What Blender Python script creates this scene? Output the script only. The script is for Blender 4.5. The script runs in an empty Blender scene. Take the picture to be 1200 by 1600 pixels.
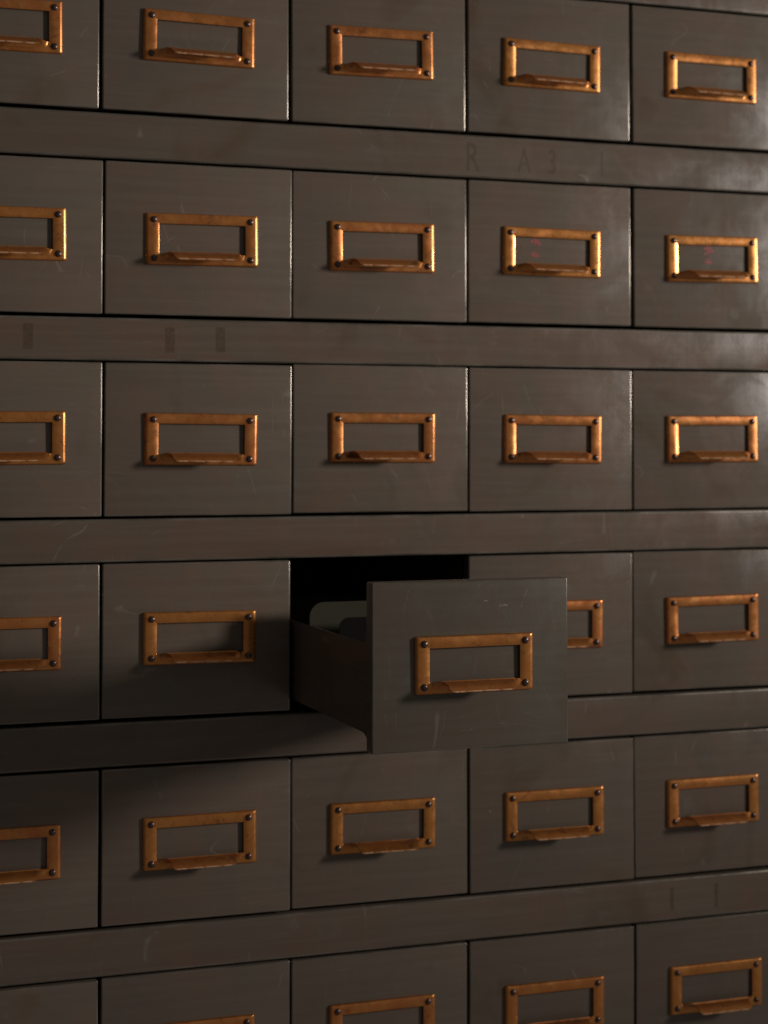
import bpy, bmesh, math, random
from mathutils import Vector, Matrix
R = math.radians
random.seed(7)
sc = bpy.context.scene
col = sc.collection

# ------------------------------------------------------------------ camera, world, lamps, exposure
cam = bpy.data.cameras.new("camera"); camo = bpy.data.objects.new("camera", cam); col.objects.link(camo)
camo.location = (-0.1058, -1.3578, 0.0)
camo.rotation_euler = (1.6037, 0.0007, -0.3419)
cam.sensor_width = 36; cam.sensor_fit = 'AUTO'
cam.lens = 2807.7 * 36 / 1600
cam.shift_y = -199.1 / 1600
cam.clip_start = .05; cam.clip_end = 50
cam.dof.use_dof = True; cam.dof.focus_distance = 1.262; cam.dof.aperture_fstop = 6.3
sc.camera = camo

w = bpy.data.worlds.new("World"); sc.world = w; w.use_nodes = True
_n = w.node_tree                      # dim room: brighter towards the window side, darker to the left
_tc = _n.nodes.new('ShaderNodeTexCoord'); _sx = _n.nodes.new('ShaderNodeSeparateXYZ'); _mr = _n.nodes.new('ShaderNodeMapRange')
_n.links.new(_tc.outputs['Generated'], _sx.inputs[0]); _n.links.new(_sx.outputs[0], _mr.inputs[0])
_mr.inputs[1].default_value = -1; _mr.inputs[2].default_value = 1
_cr = _n.nodes.new('ShaderNodeMix'); _cr.data_type = 'RGBA'; _n.links.new(_mr.outputs[0], _cr.inputs[0])
_cr.inputs[6].default_value = (.40, .37, .35, 1); _cr.inputs[7].default_value = (1.56, 1.45, 1.36, 1)
_n.links.new(_cr.outputs[2], _n.nodes["Background"].inputs[0])
w.node_tree.nodes["Background"].inputs[1].default_value = 0.112

def area(name, loc, target, sx, sy, power, color, spread=180):
    l = bpy.data.lights.new(name, 'AREA'); l.shape = 'RECTANGLE'; l.size = sx; l.size_y = sy
    l.energy = power; l.color = color; l.spread = R(spread)
    o = bpy.data.objects.new(name, l); col.objects.link(o); o.location = loc
    o.rotation_euler = (Vector(target) - Vector(loc)).to_track_quat('-Z', 'Y').to_euler()
    return o
area("window_light", (2.5, -1.4, .40), (.25, 0, .14), .25, .34, 3.4, (1.0, .95, .90), 44)

sc.view_settings.view_transform = 'Standard'; sc.view_settings.look = 'None'
sc.view_settings.exposure = 0; sc.view_settings.gamma = 1
sc.view_settings.use_curve_mapping = False

# ------------------------------------------------------------------ material helpers
class NT:
    def __init__(s, name):
        s.m = bpy.data.materials.new(name); s.m.use_nodes = True
        s.t = s.m.node_tree; s.p = s.t.nodes["Principled BSDF"]
    def n(s, typ, **kw):
        nd = s.t.nodes.new(typ)
        for k, v in kw.items(): setattr(nd, k, v)
        return nd
    def put(s, sock, v):
        if isinstance(v, bpy.types.NodeSocket): s.t.links.new(v, sock)
        else: sock.default_value = v
    def math(s, op, a, b=None, c=None, clamp=False):
        nd = s.n('ShaderNodeMath', operation=op, use_clamp=clamp); s.put(nd.inputs[0], a)
        if b is not None: s.put(nd.inputs[1], b)
        if c is not None: s.put(nd.inputs[2], c)
        return nd.outputs[0]
    def vmath(s, op, a, b):
        nd = s.n('ShaderNodeVectorMath', operation=op); s.put(nd.inputs[0], a); s.put(nd.inputs[1], b)
        return nd.outputs['Value'] if op in ('DOT_PRODUCT', 'DISTANCE', 'LENGTH') else nd.outputs[0]
    def mix(s, f, a, b):
        nd = s.n('ShaderNodeMix', data_type='RGBA'); s.put(nd.inputs[0], f); s.put(nd.inputs[6], a); s.put(nd.inputs[7], b)
        return nd.outputs[2]
    def noise(s, vec, scale, detail=3, rough=.55, dist=0):
        nd = s.n('ShaderNodeTexNoise'); s.put(nd.inputs['Vector'], vec); nd.inputs['Scale'].default_value = scale
        nd.inputs['Detail'].default_value = detail; nd.inputs['Roughness'].default_value = rough
        nd.inputs['Distortion'].default_value = dist
        return nd.outputs['Fac']
    def ramp(s, f, lo, hi, a=0.0, b=1.0):
        nd = s.n('ShaderNodeMapRange', interpolation_type='SMOOTHSTEP'); s.put(nd.inputs[0], f)
        nd.inputs[1].default_value = lo; nd.inputs[2].default_value = hi
        nd.inputs[3].default_value = a; nd.inputs[4].default_value = b
        return nd.outputs[0]
    def scale(s, vec, sx, sy, sz):
        return s.vmath('MULTIPLY', vec, (sx, sy, sz))

def c4(r, g, b): return (r, g, b, 1)

def paint(name, a, b, scratches=(), rough=.225, rnd=True):
    """worn enamel: two close hues in soft blotches, brushed streaks, rubbed pale smudges, chips"""
    T = NT(name)
    oc = T.n('ShaderNodeTexCoord').outputs['Object']
    oi = T.n('ShaderNodeObjectInfo')
    off = T.vmath('MULTIPLY', T.n('ShaderNodeCombineXYZ').outputs[0], (1, 1, 1))
    cx = T.n('ShaderNodeCombineXYZ'); T.put(cx.inputs[0], T.math('MULTIPLY', oi.outputs['Random'], 37.0))
    T.put(cx.inputs[2], T.math('MULTIPLY', oi.outputs['Random'], 11.0))
    v = T.vmath('ADD', oc, cx.outputs[0])
    blot = T.ramp(T.noise(v, 17, 4, .6, .6), .36, .64)
    streak = T.noise(T.scale(v, 6, 6, 190), 1.0, 4, .6)
    streakv = T.noise(T.scale(v, 140, 6, 5), 1.0, 4, .6)
    base = T.mix(blot, a, b)
    base = T.mix(T.ramp(streak, .35, .75, 0, .5), base, c4(*[x * 1.35 for x in b[:3]]))
    base = T.mix(T.math('MULTIPLY', T.ramp(oi.outputs['Random'], 0, 1, 0, .30), 1.0), base, c4(.080, .068, .053))
    stain = T.ramp(T.noise(v, 9, 3, .6, 1.0), .56, .74, 0, .5)
    base = T.mix(stain, base, c4(.078, .048, .026))
    smud = T.math('MULTIPLY', T.ramp(T.noise(v, 30, 5, .7, 1.4), .55, .80), T.ramp(T.noise(v, 12, 2, .5), .42, .62))
    base = T.mix(T.math('MULTIPLY', smud, .40), base, c4(.16, .15, .14))
    # tiny chips
    vo = T.n('ShaderNodeTexVoronoi'); T.put(vo.inputs['Vector'], T.scale(v, 1.0, 1.0, .6)); vo.inputs['Scale'].default_value = 95
    chip = T.math('MULTIPLY', T.ramp(vo.outputs['Distance'], .05, .14, 1, 0), T.ramp(T.noise(v, 42, 2), .66, .70))
    base = T.mix(T.math('MULTIPLY', chip, .55), base, c4(.26, .24, .21))
    # hair scratches: thin iso-lines of stretched noise, only here and there
    hair = None
    for k, (sx, sz, ang) in enumerate(((26, 5, .25), (7, 22, .1), (18, 6, -.7))):
        mp = T.n('ShaderNodeMapping'); T.put(mp.inputs['Vector'], v); mp.inputs['Rotation'].default_value = (0, ang, 0)
        mp.inputs['Scale'].default_value = (sx, 1, sz); mp.inputs['Location'].default_value = (3.1 * k, 0, 1.7 * k)
        h = T.noise(mp.outputs[0], 1.0, 1, .4)
        line = T.ramp(T.math('ABSOLUTE', T.math('SUBTRACT', h, .5)), 0, .004, 1, 0)
        line = T.math('MULTIPLY', line, T.ramp(T.noise(v, 21 + 5 * k, 3), .58, .66))
        hair = line if hair is None else T.math('MAXIMUM', hair, line)
    base = T.mix(T.math('MULTIPLY', hair, .36), base, c4(.22, .20, .17))
    # individually placed scratches in local x,z metres: (x0,z0,x1,z1,width,strength)
    sep = T.n('ShaderNodeSeparateXYZ'); T.put(sep.inputs[0], oc)
    if scratches:
        jx = T.math('ADD', sep.outputs[0], T.math('MULTIPLY', T.math('SUBTRACT', T.noise(oc, 60, 2), .5), .004))
        jz = T.math('ADD', sep.outputs[2], T.math('MULTIPLY', T.math('SUBTRACT', T.noise(T.vmath('ADD', oc, (5, 5, 5)), 60, 2), .5), .004))
        broken = T.ramp(T.noise(oc, 420, 2), .40, .6, .25, 1)
        tot = None
        for (x0, z0, x1, z1, wd, st) in scratches:
            dx, dz = x1 - x0, z1 - z0; L2 = dx * dx + dz * dz
            px = T.math('SUBTRACT', jx, x0); pz = T.math('SUBTRACT', jz, z0)
            t = T.math('DIVIDE', T.math('ADD', T.math('MULTIPLY', px, dx), T.math('MULTIPLY', pz, dz)), L2, clamp=True)
            ex = T.math('SUBTRACT', px, T.math('MULTIPLY', t, dx)); ez = T.math('SUBTRACT', pz, T.math('MULTIPLY', t, dz))
            d = T.math('SQRT', T.math('ADD', T.math('MULTIPLY', ex, ex), T.math('MULTIPLY', ez, ez)))
            s_ = T.math('MULTIPLY', T.ramp(d, 0, wd, 1, 0), st)
            tot = s_ if tot is None else T.math('MAXIMUM', tot, s_)
        base = T.mix(T.math('MULTIPLY', tot, broken), base, c4(.30, .27, .22))
    T.put(T.p.inputs['Base Color'], base)
    r = T.math('ADD', T.ramp(T.noise(v, 26, 5, .65, .8), .3, .75, rough - .05, rough + .07),
               T.math('MULTIPLY', T.math('SUBTRACT', streakv, .5), .10))
    r = T.math('ADD', r, T.math('MULTIPLY', smud, .06))
    T.put(T.p.inputs['Roughness'], r)
    T.p.inputs['Specular IOR Level'].default_value = .32
    # uneven sheet metal and brush marks
    b1 = T.n('ShaderNodeBump'); b1.inputs['Strength'].default_value = .18; b1.inputs['Distance'].default_value = .002
    T.put(b1.inputs['Height'], T.noise(v, 14, 2, .5))
    b2 = T.n('ShaderNodeBump'); b2.inputs['Strength'].default_value = .12 if name == 'worn_edge' else .20; b2.inputs['Distance'].default_value = .00025
    T.put(b2.inputs['Height'], T.math('ADD', T.math('MULTIPLY', streak, .7), T.noise(v, 500, 3)))
    T.put(b2.inputs['Normal'], b1.outputs[0])
    T.put(T.p.inputs['Normal'], b2.outputs[0])
    return T.m

A = c4(.130, .087, .064); B = c4(.110, .087, .066)
M_drawer = paint('enamel_drawer', A, B)
M_rail = paint('enamel_rail', c4(.118, .074, .053), c4(.104, .079, .059))
scr = [(-.047, .112, -.051, .096, .0004, .35), (-.051, .096, -.050, .084, .0003, .2),
       (.043, .110, .037, .096, .0004, .4), (.0095, .103, .0125, .1028, .0006, .8), (.022, .0985, .0275, .0990, .0006, .85),
       (.001, .1065, .006, .107, .0003, .3), (-.020, .028, -.0215, .017, .0003, .35), (-.0215, .017, -.024, .009, .0003, .3),
       (-.008, .0125, .001, .0135, .0003, .5), (-.066, .030, -.063, .018, .0004, .35), (-.057, .026, -.056, .014, .0005, .25),
       (.018, .034, .020, .020, .0003, .28), (.020, .020, .028, .012, .0003, .2), (.040, .024, .052, .018, .0003, .25),
       (.052, .046, .060, .030, .0003, .25), (-.010, .022, .010, .026, .0003, .22), (-.060, .050, -.064, .074, .0004, .2),
       (.0245, .094, .0375, .072, .0003, .2), (.060, .100, .064, .080, .0003, .2), (.004, .066, .002, .052, .0003, .35)]
M_open = paint('enamel_open_drawer', c4(.102, .072, .051), c4(.088, .074, .055), scratches=scr, rough=.30)
M_edge = paint('worn_edge', c4(.22, .19, .16), c4(.12, .10, .078), rough=.22); M_edge.node_tree.nodes['Principled BSDF'].inputs['Metallic'].default_value = .45
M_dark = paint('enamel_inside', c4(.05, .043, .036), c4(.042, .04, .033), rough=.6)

def copper(name):
    T = NT(name)
    oc = T.n('ShaderNodeTexCoord').outputs['Object']; oi = T.n('ShaderNodeObjectInfo')
    cx = T.n('ShaderNodeCombineXYZ'); T.put(cx.inputs[0], T.math('MULTIPLY', oi.outputs['Random'], 23.0))
    v = T.vmath('ADD', oc, cx.outputs[0])
    base = T.mix(T.ramp(T.noise(v, 70, 4, .65, .5), .35, .68), c4(.46, .150, .042), c4(.52, .205, .055))
    base = T.mix(T.ramp(oi.outputs['Random'], 0, 1, 0, .45), base, c4(.52, .22, .045))
    base = T.mix(T.ramp(T.noise(v, 120, 4, .7, 1.0), .52, .72, 0, .55), base, c4(.19, .06, .026))
    base = T.mix(T.ramp(T.noise(v, 38, 3, .6, .8), .64, .70, 0, .55), base, c4(.17, .08, .045))
    T.put(T.p.inputs['Base Color'], base)
    T.p.inputs['Metallic'].default_value = .74; T.p.inputs['Specular IOR Level'].default_value = .7
    T.put(T.p.inputs['Roughness'], T.ramp(T.noise(v, 90, 4, .65), .3, .75, .24, .40))
    b = T.n('ShaderNodeBump'); b.inputs['Strength'].default_value = .22; b.inputs['Distance'].default_value = .0005
    T.put(b.inputs['Height'], T.noise(v, 110, 3, .6)); T.put(T.p.inputs['Normal'], b.outputs[0])
    return T.m
M_cu = copper('aged_copper')
M_rim = copper('rubbed_highlight_rim'); M_rim.node_tree.nodes['Principled BSDF'].inputs['Metallic'].default_value = .3
_t = NT.__new__(NT); _t.m = M_rim; _t.t = M_rim.node_tree; _t.p = M_rim.node_tree.nodes['Principled BSDF']
_o = _t.n('ShaderNodeTexCoord').outputs['Object']
_t.put(_t.p.inputs['Base Color'], _t.mix(_t.ramp(_t.noise(_o, 260, 3), .35, .6), c4(.36, .13, .045), c4(.75, .42, .24)))  # rubbed copper, paler so the lip's edge highlight is painted in

def plain(name, c, rough, metal=0, var=.3, sc_=80):
    T = NT(name); v = T.n('ShaderNodeTexCoord').outputs['Object']
    T.put(T.p.inputs['Base Color'], T.mix(T.noise(v, sc_, 4, .6), c4(*[x * (1 - var) for x in c]), c4(*[x * (1 + var) for x in c])))
    T.p.inputs['Roughness'].default_value = rough; T.p.inputs['Metallic'].default_value = metal
    return T.m
M_rivet = plain('dark_rivet', (.10, .065, .055), .30, .8)
M_plate = plain('green_enamel', (.036, .033, .020), .9, var=.12)
M_black = plain('near_black', (.006, .005, .004), .85)  # near-black colour of the rounded sheet inside the open drawer
M_stain = plain('old_lettering_stain', (.092, .058, .028), .34, var=.3, sc_=160)
M_stain2 = plain('pale_lettering_trace', (.135, .100, .070), .42, var=.5, sc_=300)
def ragged(m, sc_, lo, hi, top):
    t = m.node_tree; P = t.nodes['Principled BSDF']; tc = t.nodes.new('ShaderNodeTexCoord')
    n = t.nodes.new('ShaderNodeTexNoise'); n.inputs['Scale'].default_value = sc_; n.inputs['Detail'].default_value = 5
    t.links.new(tc.outputs['Object'], n.inputs['Vector'])
    mr = t.nodes.new('ShaderNodeMapRange'); mr.inputs[1].default_value = lo; mr.inputs[2].default_value = hi; mr.inputs[4].default_value = top
    t.links.new(n.outputs['Fac'], mr.inputs[0]); t.links.new(mr.outputs[0], P.inputs['Alpha'])
ragged(M_stain, 700, .25, .62, .50); ragged(M_stain2, 700, .25, .62, .50)
M_red = plain('red_crayon', (.28, .045, .042), .6, var=.5, sc_=900)

ragged(M_red, 900, .26, .55, .9)
M_black.node_tree.nodes['Principled BSDF'].inputs['Specular IOR Level'].default_value = .1
M_plate.node_tree.nodes['Principled BSDF'].inputs['Specular IOR Level'].default_value = .2

# ------------------------------------------------------------------ mesh helpers
def obj(name, bm, mat, parent=None, smooth=True):
    me = bpy.data.meshes.new(name)
    bmesh.ops.recalc_face_normals(bm, faces=bm.faces); bm.to_mesh(me); bm.free()
    me.materials.append(mat)
    if smooth:
        me.polygons.foreach_set('use_smooth', [True] * len(me.polygons))
        try: me.set_sharp_from_angle(angle=R(38))
        except Exception: pass
    o = bpy.data.objects.new(name, me); col.objects.link(o)
    if parent: o.parent = parent
    return o

def box(bm, x0, x1, y0, y1, z0, z1, bev=0, seg=3, wob=0):
    m = bmesh.new()
    bmesh.ops.create_cube(m, size=1)
    for v in m.verts:
        v.co = Vector(((x0 + x1) / 2 + v.co.x * (x1 - x0), (y0 + y1) / 2 + v.co.y * (y1 - y0), (z0 + z1) / 2 + v.co.z * (z1 - z0)))
    if bev: bmesh.ops.bevel(m, geom=list(m.edges), offset=bev, segments=seg, profile=.5, affect='EDGES')
    me = bpy.data.meshes.new('tmp'); m.to_mesh(me); m.free(); bm.from_mesh(me); bpy.data.meshes.remove(me)

def prism_yz(bm, pts, x0, x1):
    a = [bm.verts.new((x0, y, z)) for y, z in pts]; b = [bm.verts.new((x1, y, z)) for y, z in pts]
    bm.faces.new(a); bm.faces.new(b[::-1]); n = len(pts)
    for i in range(n): bm.faces.new((a[i], b[i], b[(i + 1) % n], a[(i + 1) % n]))

def prism_xz(bm, pts, y0, y1):
    a = [bm.verts.new((x, y0, z)) for x, z in pts]; b = [bm.verts.new((x, y1, z)) for x, z in pts]
    bm.faces.new(a); bm.faces.new(b[::-1]); n = len(pts)
    for i in range(n): bm.faces.new((a[i], b[i], b[(i + 1) % n], a[(i + 1) % n]))

def rrect(w_, h_, r, n=6):
    pts = []
    for (sx, sz, a0) in ((1, 1, 0), (-1, 1, 90), (-1, -1, 180), (1, -1, 270)):
        for i in range(n):
            a = R(a0 + 90 * i / (n - 1))
            pts.append((sx * (w_ / 2 - r) + r * math.cos(a), sz * (h_ / 2 - r) + r * math.sin(a)))
    return pts

# ------------------------------------------------------------------ drawer (local origin: bottom middle of the front face, y=0 the face, body towards +y)
W, H, T_ = .1480, .1172, .012
HW, HH = .0895, .0402          # card holder
def front_bm():
    bm = bmesh.new(); box(bm, -W / 2, W / 2, 0, T_, 0, H, .0011, 4); return bm

def worn(o, lim=.0016):
    o.data.materials.append(M_edge)
    for p in o.data.polygons:
        vs = [o.data.vertices[k].co for k in p.vertices]
        if max(abs(n) for n in p.normal) < .9995: p.material_index = 1
    return o

def tray_side(s):
    bm = bmesh.new()
    x = s * (W / 2 - .0022)
    pts = [(T_ - .002, H - .002), (T_, H - .002), (.0135, H - .016), (.0195, H - .040), (.0215, H - .0435), (.40, H - .0435), (.40, .0115), (.028, .0115)]
    for i in range(1, 8):
        a = R(90 * i / 8); pts.append((.028 - .0145 * math.sin(a), .0115 - .0105 * (1 - math.cos(a))))
    pts += [(.0135, .001), (T_ - .002, .001)]
    prism_yz(bm, pts, min(x, x - s * .0012), max(x, x - s * .0012))
    return bm

def holder_bm():
    bm = bmesh.new()
    BX, BZ, t = .0106, .0083, .0026
    prof = [(0, 0, 0, .0016), (.0002, .0001, .0011, .0016), (.0009, .0004, .0019, .0016), (.0019, .0008, .00243, .0015),
            (.0027, .0013, t, .0013), (.0062, .0045, t, .001), (BX - .0003, BZ - .0003, t, .0004), (BX, BZ, t - .0002, .0003), (BX, BZ, t - .0008, .0003), (.0028, .0018, t - .0008, .001), (.0012, .0012, 0, .001)]
    loops = []
    for ax, az, h, r in prof:
        loops.append([bm.verts.new((x, -h, z)) for x, z in rrect(HW - 2 * ax, HH - 2 * az, r)])
    n = len(loops[0])
    for i in range(len(loops)):
        a, b = loops[i], loops[(i + 1) % len(loops)]
        for k in range(n): bm.faces.new((a[k], a[(k + 1) % n], b[(k + 1) % n], b[k]))
    for sx in (-1, 1):       # small folded nubs at the upper corners
        for dx, dz in ((.0104, .0012), (.0030, .0012)):
            mt = Matrix.Translation((sx * (HW / 2 - dx), -.0017, HH / 2 - dz)) @ Matrix.Diagonal((.0024, .0007, .0010, 1))
            bmesh.ops.create_uvsphere(bm, u_segments=12, v_segments=8, radius=1, matrix=mt)
    return bm

def lip_bm():
    """finger pull pressed out of the lower bar: the bar swells forward between the rivets, then a lip runs on and curls down"""
    bm = bmesh.new(); t = .0026; z0 = -HH / 2 + .0083; D = .0052
    NU, NV = 44, 18
    L = .0128; tab = [(0.0, 0.0)]
    for k in range(200):
        u_ = (k + .5) / 200; ang = R(5 + 44 * u_)
        tab.append((tab[-1][0] + L / 200 * math.cos(ang), tab[-1][1] - L / 200 * math.sin(ang)))
    def prof(v):
        p = tab[min(200, int(round(v * 200)))]; return t + D + p[0], .0009 + p[1]
    grid = []
    for j in range(NV + 1):
        v = j / NV
        y, dz = prof(v)
        half = .0262 - .0012 * min(1, v * 2)
        if v > .72: half -= .0036 * (1 - math.sqrt(max(0, 1 - ((v - .72) / .28) ** 2)))
        row = []
        for i in range(NU + 1):
            u = -1 + 2 * i / NU
            row.append(bm.verts.new((u * half, -y, z0 + dz)))
        grid.append(row)
    for j in range(NV):
        for i in range(NU): bm.faces.new((grid[j][i], grid[j][i + 1], grid[j + 1][i + 1], grid[j + 1][i]))
    # swollen bar with its sloping webs
    xs = [-.0350, -.0345] + [-.0340 + .0085 * k / 8 for k in range(9)] + [-.0255 + .051 * k / 24 for k in range(1, 24)] + [.0255 + .0085 * k / 8 for k in range(9)] + [.0345, .0350]
    g2 = []
    for q in range(9):
        w_ = q / 8; row = []
        for x in xs:
            f = min(1, max(0, (.0335 - abs(x)) / .0068)); f = f * .75 + .25 * f * f * (3 - 2 * f)
            zb = -HH / 2 + .0036; zt = z0 + .0009 * f
            row.append(bm.verts.new((x, -(t - .0004 + (D + .0004) * f * w_ ** 1.5 + .0004 * min(1, f * 4)), zb + (zt - zb) * w_)))
        g2.append(row)
    for q in range(8):
        for i in range(len(xs) - 1): bm.faces.new((g2[q][i], g2[q][i + 1], g2[q + 1][i + 1], g2[q + 1][i]))
    bmesh.ops.recalc_face_normals(bm, faces=bm.faces)
    bmesh.ops.solidify(bm, geom=list(bm.faces), thickness=.0008)
    return bm

def rivet_bm(x, z):
    bm = bmesh.new(); y0 = -.0024; r = .0026
    rings = [(1.0, 0), (1.0, .0004), (.93, .0009), (.78, .00135), (.55, .0017), (.28, .0019)]
    n = 18; L = []
    for rr, h in rings: L.append([bm.verts.new((x + r * rr * math.cos(2 * math.pi * k / n), y0 - h, z + r * rr * math.sin(2 * math.pi * k / n))) for k in range(n)])
    for i in range(len(L) - 1):
        for k in range(n): bm.faces.new((L[i][k], L[i][(k + 1) % n], L[i + 1][(k + 1) % n], L[i + 1][k]))
    bm.faces.new(L[-1]); bm.faces.new(L[0][::-1])
    return bm

def make_drawer():
    root = bpy.data.objects.new('drawer', None); col.objects.link(root); root.empty_display_size = .02
    worn(obj('drawer_front', front_bm(), M_drawer, root))
    bm = bmesh.new()
    me = bpy.data.meshes.new('t')
    for s in (-1, 1):
        b2 = tray_side(s); b2.to_mesh(me); b2.free(); bm.from_mesh(me)
    box(bm, -W / 2 + .0036, W / 2 - .0036, T_ + .0005, .3985, .0118, .0130)
    box(bm, -W / 2 + .0036, W / 2 - .0036, .3988, .40, .0118, H - .0435)
    obj('drawer_tray', bm, M_drawer, root, smooth=False)
    hz = H / 2 + .0003
    h = obj('card_holder', holder_bm(), M_cu, root); h.location = (.0010, 0, hz)
    lp = obj('pull_lip', lip_bm(), M_cu, h); lp.data.materials.append(M_rim)
    for p in lp.data.polygons:
        if p.center.z < -.0158 and p.center.y < -.0182: p.material_index = 1
    for sx in (-1, 1):
        for sz in (-1, 1): obj('rivet', rivet_bm(sx * (HW / 2 - .0066), sz * (HH / 2 - .0052)), M_rivet, h)
    return root

def kids(o): return [c for c in col.objects if c.parent == o]
def copy_tree(o, parent=None):
    c = o.copy(); col.objects.link(c); c.parent = parent
    for ch in kids(o): copy_tree(ch, c)
    return c

# ------------------------------------------------------------------ cabinet
ZT = [.2543 + .1195, .2172, .0624, -.0908, -.2454, -.4019]      # upper seam of each row
ZB = [.2543, .0975, -.0560, -.2100, -.3651, -.4019 - .1195]     # lower seam
GX = [[-2.3, -1.3, -.6, .35], [.9, .15, .1, .75], [1.1, .5, -.25, -.45], [.2, -.45, .5, -.8], [-.2, 0, .35, -.4], [.2, 0, -.1, .15]]

cab = bpy.data.objects.new('card_cabinet', None); col.objects.link(cab); cab.location = (.375, 0, ZB[5] - .09)
cab['label'] = 'large olive brown steel card cabinet frame holding all the rows of drawers'
cab['category'] = 'cabinet'
def cpart(name, bm, mat, smooth=True):
    for v in bm.verts: v.co -= cab.location
    return obj(name, bm, mat, cab, smooth)
XL, XR = -.0015, .7515
rails = []
edges = [(ZT[0], ZT[0] + .036)] + [(ZT[i + 1], ZB[i]) for i in range(5)] + [(ZB[5] - .036, ZB[5])]
for i, (z0, z1) in enumerate(edges):
    bm = bmesh.new()
    a = z0 + .0009 if i < 6 else z0
    b = z1 - .0011 if i > 0 else z1
    box(bm, XL, XR, -.0002, .016, a, b, .0018, 5)
    r_ = worn(cpart('rail', bm, M_rail)); rails.append((r_, a, b))
zlo, zhi = edges[6][0], edges[0][1]
for s, (xa, xb) in enumerate(((XL - .026, XL - .0004), (XR + .0004, XR + .026))):
    bm = bmesh.new(); box(bm, xa, xb, -.0002, .016, zlo, zhi, .0018, 4); cpart('stile', bm, M_rail)
    bm = bmesh.new(); xs = xa if s == 0 else xb - .0015
    box(bm, xs + (.0006 if s == 0 else -.0006), xs + .0015 + (.0006 if s == 0 else -.0006), .0165, .46, zlo, zhi); cpart('side_panel', bm, M_rail, False)
bm = bmesh.new(); box(bm, XL - .0235, XR + .0235, .0165, .4595, zhi - .002, zhi - .0005); cpart('top_panel', bm, M_rail, False)
bm = bmesh.new(); box(bm, XL - .0235, XR + .0235, .0165, .4595, zlo + .0005, zlo + .002); cpart('bottom_panel', bm, M_rail, False)
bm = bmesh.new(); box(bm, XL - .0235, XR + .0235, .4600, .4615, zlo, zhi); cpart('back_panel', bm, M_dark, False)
for i in range(5):
    bm = bmesh.new(); zc = (ZT[i + 1] + ZB[i]) / 2
    zc = ZB[i] - .0035
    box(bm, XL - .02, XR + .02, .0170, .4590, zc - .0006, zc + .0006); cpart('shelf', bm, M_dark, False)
for g in range(6):
    bm = bmesh.new(); x = g * .15
    for i in range(6):
        z0 = (ZB[i] - .0028) if i < 5 else zlo + .003
        z1 = ZT[i] + .028
        if i == 0: z1 = zhi - .003
        else: z1 = ZB[i - 1] - .0045
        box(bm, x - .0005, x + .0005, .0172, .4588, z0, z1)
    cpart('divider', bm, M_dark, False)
# plinth under the cabinet
bm = bmesh.new(); box(bm, XL - .026, XR + .026, -.0002, .46, zlo - .06, zlo - .001, .0015, 2); cpart('base', bm, M_rail)

# ghost lettering left on the rails
def letter(txt, x, zc, size, mat, railo, sx=1.0, name='faded_letter'):
    cu = bpy.data.curves.new('t', 'FONT'); cu.body = txt; cu.size = size; cu.align_x = 'CENTER'; cu.offset = .0002
    cu.extrude = 0
    o = bpy.data.objects.new('t', cu); col.objects.link(o)
    dg = bpy.context.evaluated_depsgraph_get(); dg.update()
    me = bpy.data.meshes.new_from_object(o.evaluated_get(dg)); bpy.data.objects.remove(o)
    me.name = name; me.materials.clear(); me.materials.append(mat)
    zs = [v.co.y for v in me.vertices]; zm = (min(zs) + max(zs)) / 2
    for v in me.vertices:
        v.co = Vector((x + v.co.x * sx, -.00032, zc + v.co.y - zm)) - cab.location
    o = bpy.data.objects.new(name, me); col.objects.link(o); o.parent = railo
    return o
def rz(i): return (rails[i][1] + rails[i][2]) / 2
for t, x, dz, m_ in (('R', .4545, -.0005, M_stain), ('A', .501, -.001, M_stain), ('3', .5265, -.001, M_stain), ('1', .5725, 0, M_stain)):
    letter(t, x, rz(1) + dz, .034 if t == 'R' else .029, m_, rails[1][0], .62)
for t, x, dz, m_ in (('I', .094, .001, M_stain), ('I', .2025, .000, M_stain), ('I', .2425, .001, M_stain)):
    letter(t, x, rz(2) + dz, .028, m_, rails[2][0], 2.4)
for t, x, dz, m_ in (('1', .6345, 0, M_stain), ('1', .677, 0, M_stain)):
    letter(t, x, rz(5) + dz, .028, m_, rails[5][0], 1.0)

# ------------------------------------------------------------------ drawers
rown = ['top row', 'second row', 'third row', 'fourth row', 'fifth row', 'bottom row']
coln = ['leftmost drawer', 'second drawer from left', 'middle drawer', 'fourth drawer from left', 'rightmost drawer']
special = {
    (0, 1): 'closed drawer in top row with dark worn patch on its upper holder bar',
    (1, 3): 'closed drawer with red scribble in its bright gold lit holder, fourth in the second row',
    (1, 4): 'closed drawer with red scribble in its holder, rightmost in the second row',
    (2, 2): 'closed drawer directly above the pulled out drawer',
    (3, 1): 'closed drawer just left of the pulled out drawer, half in its shadow',
    (3, 2): 'drawer pulled far out of the cabinet, scratched front with copper card holder',
    (3, 3): 'closed drawer just right of the pulled out one and partly hidden behind it',
    (4, 2): 'closed drawer directly below the pulled out drawer',
    (3, 0): 'closed drawer cut by the left edge of the photo, level with the pulled out drawer',
    (3, 4): 'rightmost closed drawer in the same row as the pulled out drawer',
    (1, 2): 'closed drawer two above the pulled out drawer, in the second row',
    (5, 2): 'closed drawer in bottom row, two below the pulled out drawer',
}
proto = make_drawer(); opened = None; first = True
jr = random.Random(11)
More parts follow.
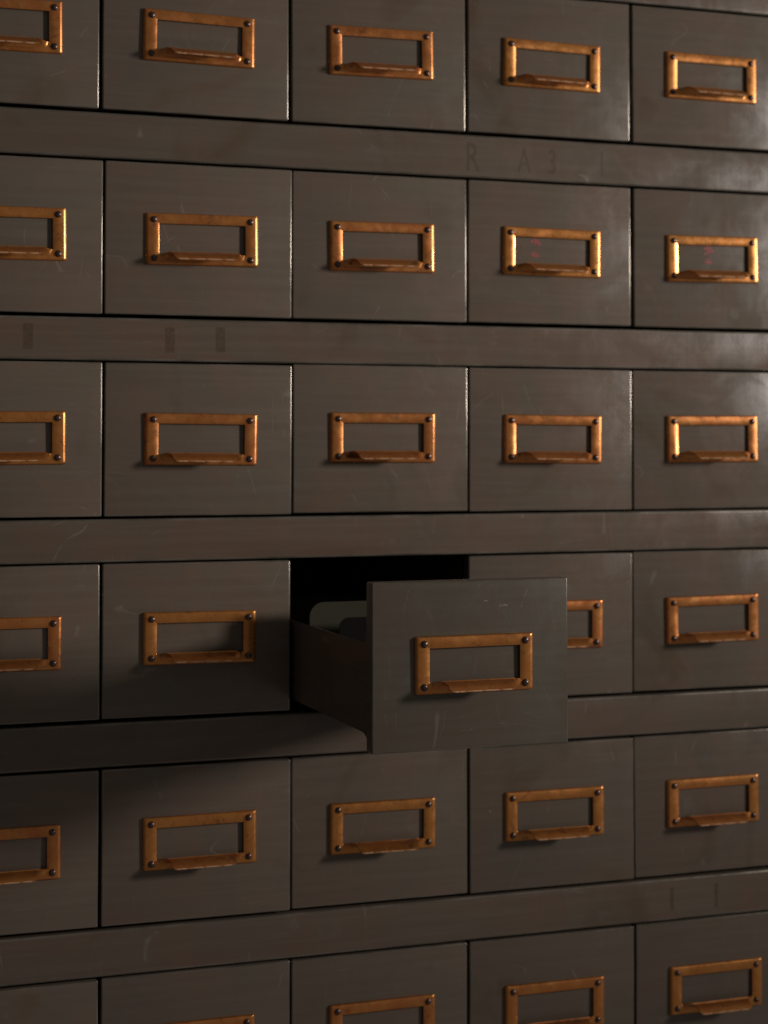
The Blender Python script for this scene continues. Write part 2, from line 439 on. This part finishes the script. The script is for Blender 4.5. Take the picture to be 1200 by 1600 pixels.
for i in range(6):
    for j in range(5):
        d = proto if first else copy_tree(proto); first = False
        g = GX[i]
        dx = g[0] if j == 0 else g[3] if j == 4 else (g[j - 1] + g[j]) / 2
        x = .15 * j + .075 + dx / 1000
        zc = (ZT[i] + ZB[i]) / 2
        z = zc - H / 2 + .0004
        y = jr.uniform(-.0014, .0016); z += jr.uniform(-.0005, .0004)
        rot = (R(jr.uniform(-.35, .35)), R(jr.uniform(-.16, .16)), R(jr.uniform(-.55, .55)))
        if (i, j) == (3, 2):
            y = -.1896; z = -.0957 - H + .0002; rot = (0, 0, 0); x = .3750; opened = d
        if (i, j) in ((1, 3),): y = .0012
        if (i, j) in ((2, 2), (4, 1)): y = -.0014
        d.location = (x, y, z); d.rotation_euler = rot
        d['label'] = special.get((i, j), 'closed brown drawer with copper card holder, %s in the %s' % (coln[j], rown[i]))
        d['category'] = 'drawer'; d['group'] = 'drawers of the steel card cabinet'
        for c in kids(d):
            if c.name.startswith('card_holder'):
                c.rotation_euler = (R(jr.uniform(-.8, .8)), R(jr.uniform(-.6, .6)), R(jr.uniform(-.5, .5)))
                c.location.x += jr.uniform(-.0006, .0006); c.location.z += jr.uniform(-.0005, .0005)
                hold = c
        # ribbon strokes for the two crayon marks
        if (i, j) in ((1, 3), (1, 4)):
            bm = bmesh.new(); ox = -.0150 if j == 3 else -.0035; oz = H / 2 + .0035
            st = [[(-.004, .0062, .0008), (-.001, .0075, .0018), (.002, .0068, .0022), (.0055, .0040, .0010)],
                  [(.0045, .0030, .0002), (.0015, -.001, .00012), (-.002, -.0048, .0002)],
                  [(-.0035, -.0062, .0007), (.000, -.0052, .0022), (.004, -.0064, .0008)]]
            if j == 3: st.append([(-.0105, .005, .0003), (-.0108, -.003, .0002)])
            else: st.append([(-.004, .002, .0007), (.001, .0035, .0009), (.005, .0055, .0008)])
            for q, s in enumerate(st):
                pr = None
                for k in range(len(s)):
                    a = s[max(0, k - 1)]; b = s[min(len(s) - 1, k + 1)]
                    dd = Vector((b[0] - a[0], b[1] - a[1])); dd.normalize(); nn = Vector((-dd.y, dd.x))
                    yy = -.00015 - q * .00003
                    p = [bm.verts.new((ox + s[k][0] + sg * nn.x * s[k][2] / 1.0, yy, oz + s[k][1] * .9 + sg * nn.y * s[k][2] / 1.0)) for sg in (-1, 1)]
                    if pr: bm.faces.new((pr[0], pr[1], p[1], p[0]))
                    pr = p
            obj('red_crayon_mark', bm, M_red, d, smooth=False)

# the pulled out drawer: its own scratched finish and the follower plate inside
for c in kids(opened):
    if c.name.startswith('drawer_front'):
        c.data = c.data.copy(); c.data.materials[0] = M_open
    if c.name.startswith('drawer_tray'):
        c.data = c.data.copy(); c.data.materials[0] = M_rail
bm = bmesh.new()
pts = []
PW = W - .0060; z1 = H - .0262; z0 = .0145
pts = [(PW / 2, z0), (-PW / 2, z0)]
for cx, a0 in ((-1, 180), (1, 90)):
    for k in range(9):
        a = R(a0 - 90 * k / 8); pts.append((cx * (PW / 2 - .011) + .011 * math.cos(a), z1 - .011 + .011 * math.sin(a)))
prism_xz(bm, pts, .1530, .1545)
fp = obj('follower_plate', bm, M_plate, opened)
bm = bmesh.new()
pts = [(PW / 2 - .004, z0), (-PW / 2 + .016, z0)]
for cx, a0 in ((-1, 180), (1, 90)):
    for k in range(7):
        a = R(a0 - 90 * k / 6); pts.append(((-(PW / 2 - .024) if cx < 0 else PW / 2 - .012) + .008 * math.cos(a), z1 - .018 + .008 * math.sin(a)))
prism_xz(bm, pts, .1290, .1302)
obj('dark_inner_sheet', bm, M_black, fp)  # near-black rounded sheet standing ahead of the follower plate
